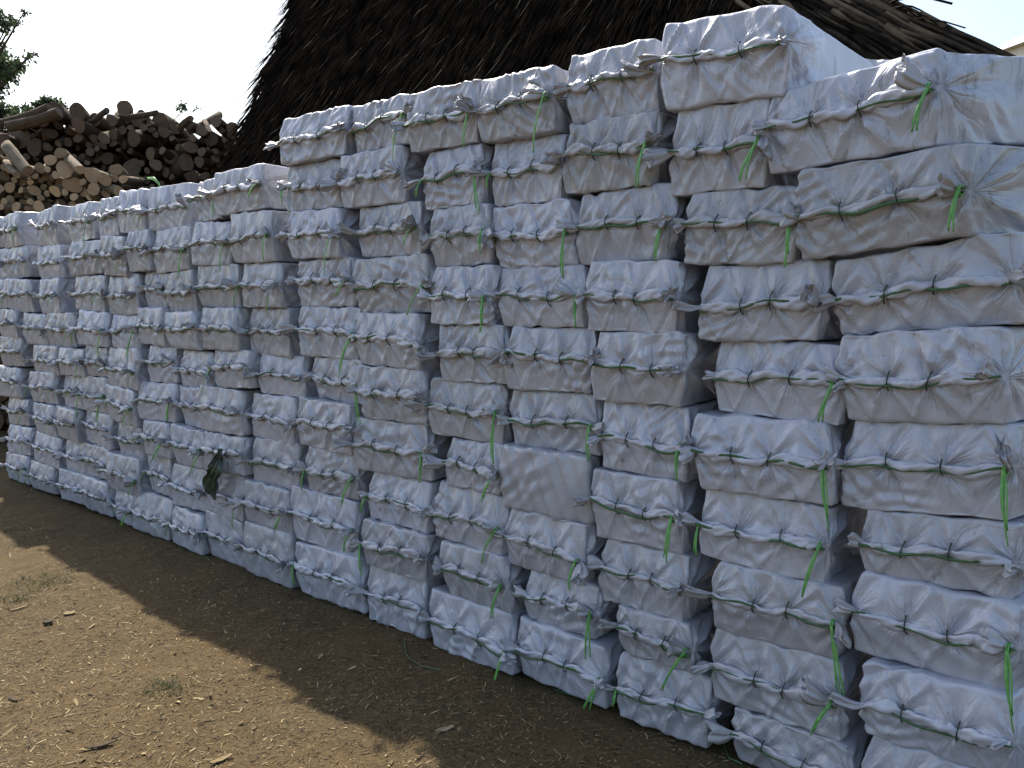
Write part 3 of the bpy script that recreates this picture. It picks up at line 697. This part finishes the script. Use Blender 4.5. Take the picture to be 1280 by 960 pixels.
for k in range(9):                                       # ragged stalks sticking out
    xx = rs.uniform(1085, 1130); s, q = px_on_roof(xx, max(4, (xx - 1185) * .5) + rs.uniform(18, 45)); a = rs.uniform(-.9, -.2); t = np.linspace(0, 1, 5); l = rs.uniform(.15, .4)
    P = np.array([rp(s - l * tt * math.cos(a), q + l * tt * math.sin(a) , .12 + .06 * math.sin(tt * 3)) for tt in t]); parts.append(tube(P, rs.uniform(.003, .007), 4))
V, F = join(parts); link('loose_stalks', mesh_from('loose_stalks', V, F, [MTHL]), hut)
parts = []
MV = simple('pale_vine', (.22, .20, .18), (.40, .37, .34), 12, .7)
pts = [(1133, 29), (1143, 30), (1155, 36), (1170, 39), (1190, 37), (1210, 32), (1225, 26), (1240, 26)]
P = np.array([rp(*px_on_roof(*p), .36) for p in pts]); tt = np.linspace(0, len(P) - 1, 40)
P = np.stack([np.interp(tt, range(len(P)), P[:, k]) for k in range(3)], 1)
parts.append(tube(P, .011 + .006 * np.sin(np.linspace(0, 3.1, 40)), 7))
for (cx, cy, rr) in ((1148, 44, 6), (1158, 44, 5)):
    a = np.linspace(0, 2 * np.pi, 20); P = np.array([rp(*px_on_roof(cx + rr * math.cos(t), cy + rr * 1.25 * math.sin(t)), .37 + .01 * math.sin(t)) for t in a]); parts.append(tube(P, .009, 6))
V, F = join(parts); link('vine_tie', mesh_from('vine_tie', V, F, [MV]), hut)

# ------------------------------------------------------------------ pale building far behind on the right
bld = empty('pale_building', (19.6, 26, -.15), .25); tag(bld, 'pale cream building corner with a low pitched roof behind the hut', 'building')
MW = simple('cream_render', (.55, .54, .46), (.66, .64, .55), 1.3, .8); MR = simple('pale_roof', (.50, .52, .52), (.62, .64, .63), 2, .6)
def boxm(x0, x1, y0, y1, z0, z1):
    V = [(x, y, z) for x in (x0, x1) for y in (y0, y1) for z in (z0, z1)]
    return np.array(V), np.array([(0, 1, 3, 2), (4, 6, 7, 5), (0, 4, 5, 1), (2, 3, 7, 6), (0, 2, 6, 4), (1, 5, 7, 3)])
link('wall', mesh_from('wall', *boxm(-1.4, 4, 0, 5, 0, 10.65), [MW], smooth=False), bld)
V = np.array([(-1.65, -.2, 10.66), (4.2, -.2, 10.66), (4.2, 5.2, 10.66), (-1.65, 5.2, 10.66), (-.9, 2.5, 11.3), (3.6, 2.5, 11.3)])
me = bpy.data.meshes.new('roof'); me.from_pydata(V.tolist(), [], [(3, 2, 1, 0), (0, 1, 5, 4), (1, 2, 5), (2, 3, 4, 5), (3, 0, 4)]); me.materials.append(MR); link('roof', me, bld)
for k in range(2):
    wv = link('window', mesh_from('window', *boxm(-.6 + k * 2.2, .5 + k * 2.2, -.03, .02, 7.6, 9.0), [simple('dark_glass', (.03, .04, .05), (.05, .06, .07), 1, .2)], smooth=False), bld)

# ------------------------------------------------------------------ firewood
def ray_at(px, py, Y):
    a = (px - 640) / 1000; b = (480 - py) / 1000; p = math.radians(5.4)
    d = np.array([a, math.cos(p) + b * math.sin(p), -math.sin(p) + b * math.cos(p)]); return np.array([0, 0, 1.5]) + d * (Y / d[1])
def bark_mat(name, a, b_):
    m, nt, b = mat(name, .9, .15); tc = N(nt, 'ShaderNodeTexCoord'); mp = N(nt, 'ShaderNodeMapping'); mp.inputs['Scale'].default_value = (3, 18, 18)
    oi = N(nt, 'ShaderNodeObjectInfo'); L(nt, tc.outputs['Object'], mp.inputs[0]); L(nt, mathn(nt, 'MULTIPLY', oi.outputs['Random'], 40.), mp.inputs['Location'])
    n = N(nt, 'ShaderNodeTexNoise', Scale=2.2, Detail=6., Roughness=.7); L(nt, mp.outputs[0], n.inputs['Vector'])
    c = rampn(nt, n.outputs[0], [(.3, a), (.7, b_)])
    L(nt, mixc(nt, mathn(nt, 'MULTIPLY', oi.outputs['Random'], .35), c, (.10, .075, .055)), b.inputs['Base Color'])
    bb = N(nt, 'ShaderNodeBump', Strength=1., Distance=.012); L(nt, n.outputs[0], bb.inputs['Height']); L(nt, bb.outputs[0], b.inputs['Normal']); return m
def end_mat(name, a, b_, rim):
    m, nt, b = mat(name, .85, .2); tc = N(nt, 'ShaderNodeTexCoord'); oi = N(nt, 'ShaderNodeObjectInfo')
    w = N(nt, 'ShaderNodeTexWave', wave_type='RINGS', rings_direction='X', Scale=30., Distortion=2.5, Detail=2.); L(nt, tc.outputs['Object'], w.inputs[0])
    n = N(nt, 'ShaderNodeTexNoise', Scale=14., Detail=5.); L(nt, tc.outputs['Object'], n.inputs['Vector'])
    c = mixc(nt, n.outputs[0], a, b_); c = mixc(nt, mathn(nt, 'MULTIPLY', w.outputs['Fac'], .22), c, rim)
    h = N(nt, 'ShaderNodeHueSaturation'); L(nt, c, h.inputs['Color']); L(nt, mathn(nt, 'ADD', .6, mathn(nt, 'MULTIPLY', oi.outputs['Random'], .6)), h.inputs['Value'])
    L(nt, h.outputs[0], b.inputs['Base Color']); return m
MB1 = bark_mat('grey_bark', (.038, .027, .018), (.12, .083, .054)); MB2 = bark_mat('pale_bark', (.10, .08, .055), (.30, .25, .17))
ME1 = end_mat('old_cut_wood', (.11, .075, .05), (.19, .13, .088), (.05, .036, .027)); ME2 = end_mat('fresh_cut_wood', (.30, .20, .12), (.50, .36, .22), (.18, .11, .06))
ME3 = end_mat('reddish_cut_wood', (.13, .08, .055), (.19, .125, .09), (.04, .02, .015))
def log_geo(seed, seg=15, rg=8):
    r = np.random.RandomState(seed); t = np.linspace(0, 1, rg); th = np.arange(seg) / seg * 2 * np.pi
    bx = r.uniform(-.12, .12, 2); X = t
    R = (1 + .10 * np.sin(2 * th + r.uniform(0, 6)) + .06 * np.sin(3 * th + r.uniform(0, 6)))[None] * (1 + .12 * vnoise(np.stack([t, 0 * t, 0 * t], 1), 4, seed))[:, None]
    R = R * (1 + .05 * r.uniform(-1, 1, (rg, seg)))
    V = np.stack([np.repeat(X[:, None], seg, 1), R * np.cos(th) + 0, R * np.sin(th)], -1)
    sl = r.uniform(-.5, .5, 2)                            # the saw cut is rarely square
    V[0, :, 0] += (V[0, :, 1] * sl[0] + V[0, :, 2] * sl[1]) * .06
    return V, bx
LOGS = []
for k in range(18):
    V, bx = log_geo(200 + k); LOGS.append((V, bx))
LM = {}
def log(p, rad, length, d, bark, end, label, group, k=None, r=random.Random(3)):
    k = r.randrange(len(LOGS)) if k is None else k
    key = (k, round(rad, 2), round(length, 1), bark.name, end.name)
    if key not in LM:
        V, bx = LOGS[k]; W = V.copy() * np.array([length, rad, rad]); W[..., 1] += bx[0] * (W[..., 0] / length) ** 2 * length; W[..., 2] += bx[1] * (W[..., 0] / length) ** 2 * length
        W[0, :, 0] = V[0, :, 0] * rad * 8
        rg, seg = W.shape[:2]; c = W[-1].mean(0)
        Wb = np.concatenate([W, (c + (W[-1] - c) * .1)[None]]); bm_ = mesh_from('bark', Wb.reshape(-1, 3), grid_faces(rg + 1, seg, True)[:, ::-1], [bark])
        c0 = W[0].mean(0); rings = np.stack([c0 + (W[0] - c0) * f + np.array([-.0015 - .002 * (1 - f), 0, 0]) for f in (1.0, .94, .6, .3, .03)])
        em = mesh_from('cut_end', rings.reshape(-1, 3), grid_faces(5, seg, True), [end], smooth=False); LM[key] = (bm_, em)
    bm_, em = LM[key]; o = link('firewood_log', bm_); d = Vector(d).normalized()
    o.rotation_mode = 'QUATERNION'; from mathutils import Quaternion
    o.rotation_quaternion = d.to_track_quat('X', 'Z') @ Quaternion((1, 0, 0), r.uniform(0, 6.28)); o.location = p
    tag(o, label, 'log', group); link('cut_end', em, o); return o

SIL_B = [(-60, 170), (0, 160), (20, 148), (40, 140), (60, 128), (85, 134), (97, 134), (108, 146), (120, 143), (135, 148), (148, 142), (165, 144), (178, 144), (196, 150), (205, 146), (215, 152), (235, 154), (252, 156), (262, 152), (275, 152), (285, 158), (300, 160), (340, 165)]
SIL_F = [(-60, 188), (0, 188), (10, 190), (30, 205), (50, 206), (60, 196), (75, 188), (84, 196), (98, 208), (112, 210), (125, 214), (142, 208), (152, 212), (160, 222), (164, 240)]
seedsB = [(155, 135, 9), (177, 144, 6), (201, 153, 11), (171, 152, 6.5), (167, 173, 9), (182, 174, 7), (270, 152, 6.5), (290, 160, 7), (264, 174, 8), (215, 196, 9.5), (233, 203, 10), (249, 202, 7), (165, 210, 11), (242, 222, 8), (188, 192, 7),
          (68, 139, 11), (97, 139, 9.5), (98, 156, 8), (65, 167, 6.5), (88, 165, 4.5), (48, 167, 4), (43, 184, 10), (98, 172, 6.5), (130, 173, 6.5), (134, 198, 7.5), (121, 198, 5.5), (102, 197, 6), (23, 172, 15), (4, 176, 9), (118, 150, 8), (140, 150, 7), (205, 165, 6.5), (236, 156, 6), (252, 163, 7), (220, 160, 7), (38, 152, 8), (52, 150, 8)]
seedsF = [(34, 213, 6.5), (50, 210, 6), (20.6, 218, 4.5), (6, 220, 5.5), (29, 227, 5.5), (12, 234, 6), (43, 238, 7), (44, 220, 3.5), (58, 221, 5), (76, 191, 6.5), (63, 200, 6.5), (81, 212, 10), (91, 231, 9.5), (116, 219, 10), (131, 225, 7.5), (145, 212, 7), (117, 236, 7), (69, 239, 7.5), (154, 224, 5.5), (10, 200, 6), (104, 240, 6)]
def fill(seeds, sil, x0, x1, ybot, rmin, rmax, nmax, seed):
    r = np.random.RandomState(seed); S = list(seeds); sx, sy = zip(*sil)
    for k in range(9000):
        if len(S) >= nmax: break
        rad = rmin + (rmax - rmin) * r.rand() ** 1.8 * (1 if k < 3000 else .45); x = r.uniform(x0, x1); y = r.uniform(110, ybot)
        if y - rad * .8 < np.interp(x, sx, sy): continue
        if all((x - a) ** 2 + (y - b) ** 2 > ((rad + c) * .93) ** 2 for a, b, c in S): S.append((x, y, rad))
    return S
NUM = ['first', 'second', 'third', 'fourth', 'fifth', 'sixth', 'seventh', 'eighth', 'ninth', 'tenth', '11th', '12th', '13th', '14th', '15th', '16th', '17th', '18th', '19th', '20th']
NUM += [f'{i}th' if i % 10 not in (1, 2, 3) else f'{i}{["st", "nd", "rd"][i % 10 - 1]}' for i in range(21, 80)]
def pile(S, sil, Y, bark, ends, length, group, words, seed, dirx):
    r = np.random.RandomState(seed); sx, sy = zip(*sil)
    bands = {}
    for (x, y, rad) in S: bands.setdefault(min(9, int(max(0, (y - np.interp(x, sx, sy))) // 22)), []).append((x, y, rad))
    for bnd, items in bands.items():
        items.sort()
        for i, (x, y, rad) in enumerate(items):
            Yc = Y + r.uniform(-.16, .16); p = ray_at(x, y, Yc); R = rad / 1000 * Yc
            kk = .35 if bnd == 0 else 1; d = (dirx + kk * r.normal(0, .36), 1, kk * r.normal(0, .2))
            e = ends[0] if r.rand() < .95 else ends[-1]
            lay = 'top layer' if bnd == 0 else ORD[bnd] + ' layer down'
            size = 'thick' if R > .085 else ('thin' if R < .055 else 'medium')
            log(p, R, length * r.uniform(.85, 1.15), d, bark, e, f'{size} log, {NUM[i]} from the left, {lay} of the {words[1]}', group)
SB = fill(seedsB, SIL_B, -25, 310, 262, 3.2, 8.5, 250, 3); SF = fill(seedsF, SIL_F, -20, 160, 262, 3.5, 8.5, 84, 4)
pile(SB, SIL_B, 9.9, MB1, (ME1, ME3), 1.5, 'logs in the shaded rear woodpile', ('dark weathered', 'shaded rear woodpile'), 1, -.15)
pile(SF, SIL_F, 8.75, MB2, (ME2, ME2), .85, 'logs in the pale front woodpile', ('pale fresh-cut', 'pale front woodpile'), 2, -.28)
# long logs lying crosswise on top
for (a, b_, rad, Y, bk, e, lb, gp) in (((34, 213), (9, 187), 6.5, 8.45, MB2, ME2, 'long pale barked log slanting down over the front woodpile', 'pale front'), ((20, 218), (4, 204), 3.5, 8.4, MB2, ME2, 'thin grey barked branch slanting beside the long pale log', 'pale front'),
        ((62, 134), (8, 160), 5, 9.5, MB1, ME1, 'long slender log slanting up to the left crest of the rear pile', 'shaded rear'), ((74, 140), (14, 165), 6, 9.4, MB1, ME1, 'thicker slanting log just under the crest of the rear pile', 'shaded rear'),
        ((195, 141), (165, 148), 3.6, 9.6, MB1, ME1, 'thin stick poking out level from the crest of the rear pile', 'shaded rear'), ((239, 148), (222, 158), 3.6, 9.6, MB1, ME1, 'short stub poking up right of the leafy twig', 'shaded rear'),
        ((134, 138), (113, 152), 3.5, 9.6, MB1, ME1, 'crooked branch end arching over a bright gap in the rear pile', 'shaded rear'), ((100, 212), (78, 192), 6, 8.5, MB2, ME2, 'stout pale log with dark cut end leaning over the front woodpile', 'pale front')):
    p = ray_at(*a, Y); q = ray_at(*b_, Y + .25); v = q - p; log(p, rad / 1000 * Y, float(np.linalg.norm(v)), v, bk, e, lb, 'logs in the ' + ('shaded rear woodpile' if gp == 'shaded rear' else 'pale front woodpile'))
# the part of the two piles that the sack wall hides, and the heart of each pile
def heart(name, label, Y0, Y1, x0, x1, sil, bark, end, ymin_px, seed, drop):
    r = np.random.RandomState(seed); parts = []; mi = []; sx, sy = zip(*sil)
    for Yc in np.linspace(Y0, Y1, 2):
        z = .09; row = 0
        while z < 5:
            x = x0 + (row % 2) * .09
            while x < x1:
                px = 640 + x / Yc * 1000; top = ray_at(px, np.interp(px, sx, sy) + drop, Yc)[2] - .12
                lim = top if Yc > Y0 + .1 else min(top, ray_at(px, ymin_px, Yc)[2])
                if z < lim:
                    V, bx = LOGS[r.randint(len(LOGS))]; R = r.uniform(.075, .105); W = V[::2].copy() * np.array([.9, R, R]); a = r.normal(0, .12)
                    W = np.stack([W[..., 1] + W[..., 0] * a, W[..., 0], W[..., 2]], -1) + np.array([x, Yc + r.uniform(-.12, .12), z])
                    rg, seg = W.shape[:2]; c = W[0].mean(0); W = np.concatenate([(c + (W[0] - c) * .04)[None], W]); parts.append((W.reshape(-1, 3), grid_faces(rg + 1, seg, True)))
                    mi += [1] * seg + [0] * (seg * (rg - 1))
                x += .19
            z += .155; row += 1
    V, F = join(parts); o = link(name, mesh_from(name, V, F, [bark, end], mi=mi, smooth=False)); tag(o, label, 'firewood', kind='stuff')
heart('firewood_mass', 'lower hidden mass of dark firewood behind the far end of the sack wall', 9.95, 10.75, -6.9, -2.6, SIL_B, MB1, ME1, 258, 8, 12)
heart('firewood_mass', 'lower mass of firewood darkened for shade behind the far end of the sack wall', 8.85, 9.3, -6.2, -4.25, SIL_F, MB1, ME1, 256, 9, 6)  # dark wood colours under the pale pile stand in for its shade

# ------------------------------------------------------------------ trees
def leaf_mat(name, a, b_):
    m, nt, b = mat(name, .55, .35); g = N(nt, 'ShaderNodeNewGeometry')
    L(nt, rampn(nt, g.outputs['Random Per Island'], [(0., a), (1., b_)]), b.inputs['Base Color'])
    tr = N(nt, 'ShaderNodeBsdfTranslucent'); tr.inputs[0].default_value = (*[c * 1.3 for c in b_], 1); mx = N(nt, 'ShaderNodeMixShader'); mx.inputs[0].default_value = .25
    L(nt, b.outputs[0], mx.inputs[1]); L(nt, tr.outputs[0], mx.inputs[2]); L(nt, mx.outputs[0], nt.nodes['Material Output'].inputs[0]); return m
ML = leaf_mat('dark_leaves', (.022, .040, .020), (.06, .095, .04)); MTR = simple('tree_bark', (.05, .04, .03), (.12, .10, .08), 5, .9, .2)
def leaves(centres, n, size, seed):
    r = np.random.RandomState(seed); wts = np.array([c[3] ** 2 for c in centres]); wts /= wts.sum(); idx = r.choice(len(centres), n, p=wts)
    Cn = np.array([c[:3] for c in centres])[idx]; R = np.array([c[3] for c in centres])[idx]
    v = r.normal(0, 1, (n, 3)); v /= np.linalg.norm(v, axis=1)[:, None]; P = Cn + v * (R * r.rand(n) ** .5)[:, None] * np.array([1, 1, .75])
    keep = vnoise(P, 1.9 / max(.3, np.mean(R)), seed) > -.28 + r.uniform(-.2, .2, n); P = P[keep]; n = len(P)
    a = r.normal(0, 1, (n, 3)); a[:, 2] -= .7; a /= np.linalg.norm(a, axis=1)[:, None]; b = np.cross(a, r.normal(0, 1, (n, 3))); b /= np.linalg.norm(b, axis=1)[:, None]; s = size * r.uniform(.6, 1.3, n)[:, None]; nn = np.cross(a, b)
    V = np.stack([P, P + a * s * .5 + b * s * .24 + nn * s * .08, P + a * s, P + a * s * .5 - b * s * .24 + nn * s * .08], 1)
    F = np.arange(n * 4).reshape(n, 4); return V.reshape(-1, 3), F
def tree(name, label, Y, base_px, cl, n, size, seed, depth=.9):
    r = np.random.RandomState(seed); X0 = (base_px - 640) / 1000 * Y; root = empty(name, (X0, Y, 0)); tag(root, label, 'tree')
    cs = []
    for (x, y, rad) in cl:
        p = ray_at(x, y, Y + r.uniform(-depth, depth)) - np.array([X0, Y, 0]); cs.append((*p, rad / 1000 * Y))
    hz = min(c[2] for c in cs); parts = []; t = np.linspace(0, 1, 10); top = np.array([r.uniform(-.3, .3), r.uniform(-.3, .3), max(hz, 2.5)])
    parts.append(tube(np.stack([top[0] * t + .08 * np.sin(t * 5), top[1] * t, top[2] * t], 1), .19 - .08 * t, 9, 1.0, (0, 1., 0)))
    V, F = join(parts); link('trunk', mesh_from('trunk', V, F, [MTR]), root)
    parts = []
    for c in cs:
        e = np.array(c[:3]); mid = top * .45 + e * .55 + np.array([0, 0, -.25]); st = top * r.uniform(.8, 1.)
        P = (st[None] * ((1 - t) ** 2)[:, None] + mid[None] * (2 * t * (1 - t))[:, None] + e[None] * (t ** 2)[:, None]); parts.append(tube(P, .05 * (1 - t) + .008, 5))
        for q in range(5):
            d = r.normal(0, 1, 3); d /= np.linalg.norm(d); parts.append(tube(e[None] * 1. + (d * c[3] * .9)[None] * t[:, None] + np.array([0, 0, -.06])[None] * (t ** 2)[:, None], .012 * (1 - t) + .003, 4))
    V, F = join(parts); link('limb', mesh_from('limb', V, F, [MTR]), root)
    V, F = leaves(cs, n, size, seed + 1); link('crown', mesh_from('crown', V, F, [ML], smooth=False), root)
tree('broadleaf_tree', 'dark leafy tree reaching in from the left edge above the woodpile', 15, -75, [(-60, 20, 55), (-40, 90, 50), (-20, 60, 26), (2, 26, 15), (18, 24, 10), (30, 15, 6), (8, 34, 8), (-8, 80, 24), (6, 82, 19), (22, 74, 12), (35, 71, 7), (41, 67, 4), (26, 82, 7), (10, 95, 11), (-4, 108, 9), (-50, 150, 40)], 15000, .085, 21)
tree('shrubby_tree', 'dark bushy tree showing just over the left crest of the woodpile', 17, 10, [(0, 140, 18), (-15, 150, 22), (18, 138, 9), (34, 136, 7), (40, 140, 8), (46, 130, 6), (58, 126, 9), (70, 128, 8), (78, 133, 6), (60, 136, 12), (25, 150, 14)], 9000, .07, 22)
tw = np.random.RandomState(2); parts = []; Yt = 10.1
base = ray_at(214, 153, Yt); tip = ray_at(229, 130, Yt); t = np.linspace(0, 1, 9)
tv = empty('leafy_twig', tuple(base)); tag(tv, 'thin leafy twig sticking up against the sky from the woodpile crest', 'twig')
parts = [tube((tip - base)[None] * t[:, None] + np.array([.04, 0, 0])[None] * np.sin(t * 3)[:, None], .006 * (1.1 - t), 5)]
e2 = ray_at(241, 139, Yt) - base; parts.append(tube((tip - base)[None] * .35 + (e2 - (tip - base) * .35)[None] * t[:, None], .004 * (1.2 - t), 4)); e3 = ray_at(252, 139, Yt) - base; parts.append(tube(e2[None] + (e3 - e2)[None] * t[:, None] + np.array([0, 0, .03])[None] * np.sin(t * 3.1)[:, None], .003, 4))
V, F = join(parts); link('stem', mesh_from('stem', V, F, [MTR]), tv)
cs = [(*(ray_at(x, y, Yt) - base), rr / 100) for x, y, rr in ((221, 133, 3), (227, 130, 4.5), (230, 133, 4), (224, 136, 4), (241, 136, 2), (248, 133, 2.5), (252, 136, 1.5))]
V, F = leaves(cs, 110, .055, 8); link('leaves', mesh_from('leaves', V, F, [ML], smooth=False), tv)
# lime twine end standing up on the crest of the wall
P = np.array([wall_pt(.67, 2.25, -.1), wall_pt(.69, 2.30, -.09), wall_pt(.74, 2.335, -.08), wall_pt(.82, 2.345, -.08)]); P = P - P[0]
V, F = tube(P, np.array([.004, .008, .012, .006]), 6, .4); o = link('twine_end', mesh_from('twine_end', V, F, [MTAIL])); o.location = wall_pt(.67, 2.25, -.1)
tag(o, 'lime green twine end standing up from the crest of the sack wall', 'twine')
# second row: the flat-topped sack seen just behind the two right-hand stacks, on the stack that carries it
for i in range(10):
    rng = np.random.RandomState(700 + i)
    sack('Z', 0, i, 10, -3.30, .46, 2.24 - i * .249, (2.24 - i * .249 + .249) if i else 2.52, rng, False, back=1.02, tied=False,
         label=('smooth white sack top just visible behind the two rightmost stacks' if i == 0 else f'plain white sack in the hidden second row, {ORD[i]} from its top'), group='white sacks in the second row')


# ------------------------------------------------------------------ camera, sky, sun
cam = bpy.data.cameras.new('camera'); cam.sensor_width = 36; cam.lens = 36 * 1000 / 1280; cam.clip_end = 2000; cam.clip_start = .05
co = bpy.data.objects.new('camera', cam); C.objects.link(co)
co.location = (0, 0, 1.5); co.rotation_euler = (math.radians(90 - 5.4), 0, 0)
bpy.context.scene.camera = co
sc = bpy.context.scene
EL = math.radians(50); phi = math.radians(20)
u = math.cos(phi) * DL + math.sin(phi) * NI                # horizontal direction towards the sun
SD = Vector((u[0] * math.cos(EL), u[1] * math.cos(EL), math.sin(EL)))
sun = bpy.data.lights.new('sun', 'SUN'); sun.energy = 4.9; sun.angle = math.radians(.8); sun.color = (1, .93, .82)
so = bpy.data.objects.new('sun', sun); C.objects.link(so); so.rotation_euler = SD.to_track_quat('Z', 'Y').to_euler(); so.location = (-4, 8, 12)
w = bpy.data.worlds.new('World'); sc.world = w; w.use_nodes = True
nt = w.node_tree; bg = nt.nodes['Background']
sky = nt.nodes.new('ShaderNodeTexSky'); sky.sky_type = 'NISHITA'; sky.sun_disc = False
sky.sun_elevation = EL; sky.sun_rotation = math.atan2(u[0], u[1]); sky.air_density = 1.2; sky.dust_density = 3.0; sky.ozone_density = 1.0
nt.links.new(sky.outputs[0], bg.inputs[0]); bg.inputs[1].default_value = .145
sc.view_settings.view_transform = 'Standard'; sc.view_settings.look = 'None'; sc.view_settings.exposure = EXPOSURE; sc.view_settings.gamma = 1
sc.cycles.use_denoising = True
sc.cycles.max_bounces = 4; sc.cycles.diffuse_bounces = 3
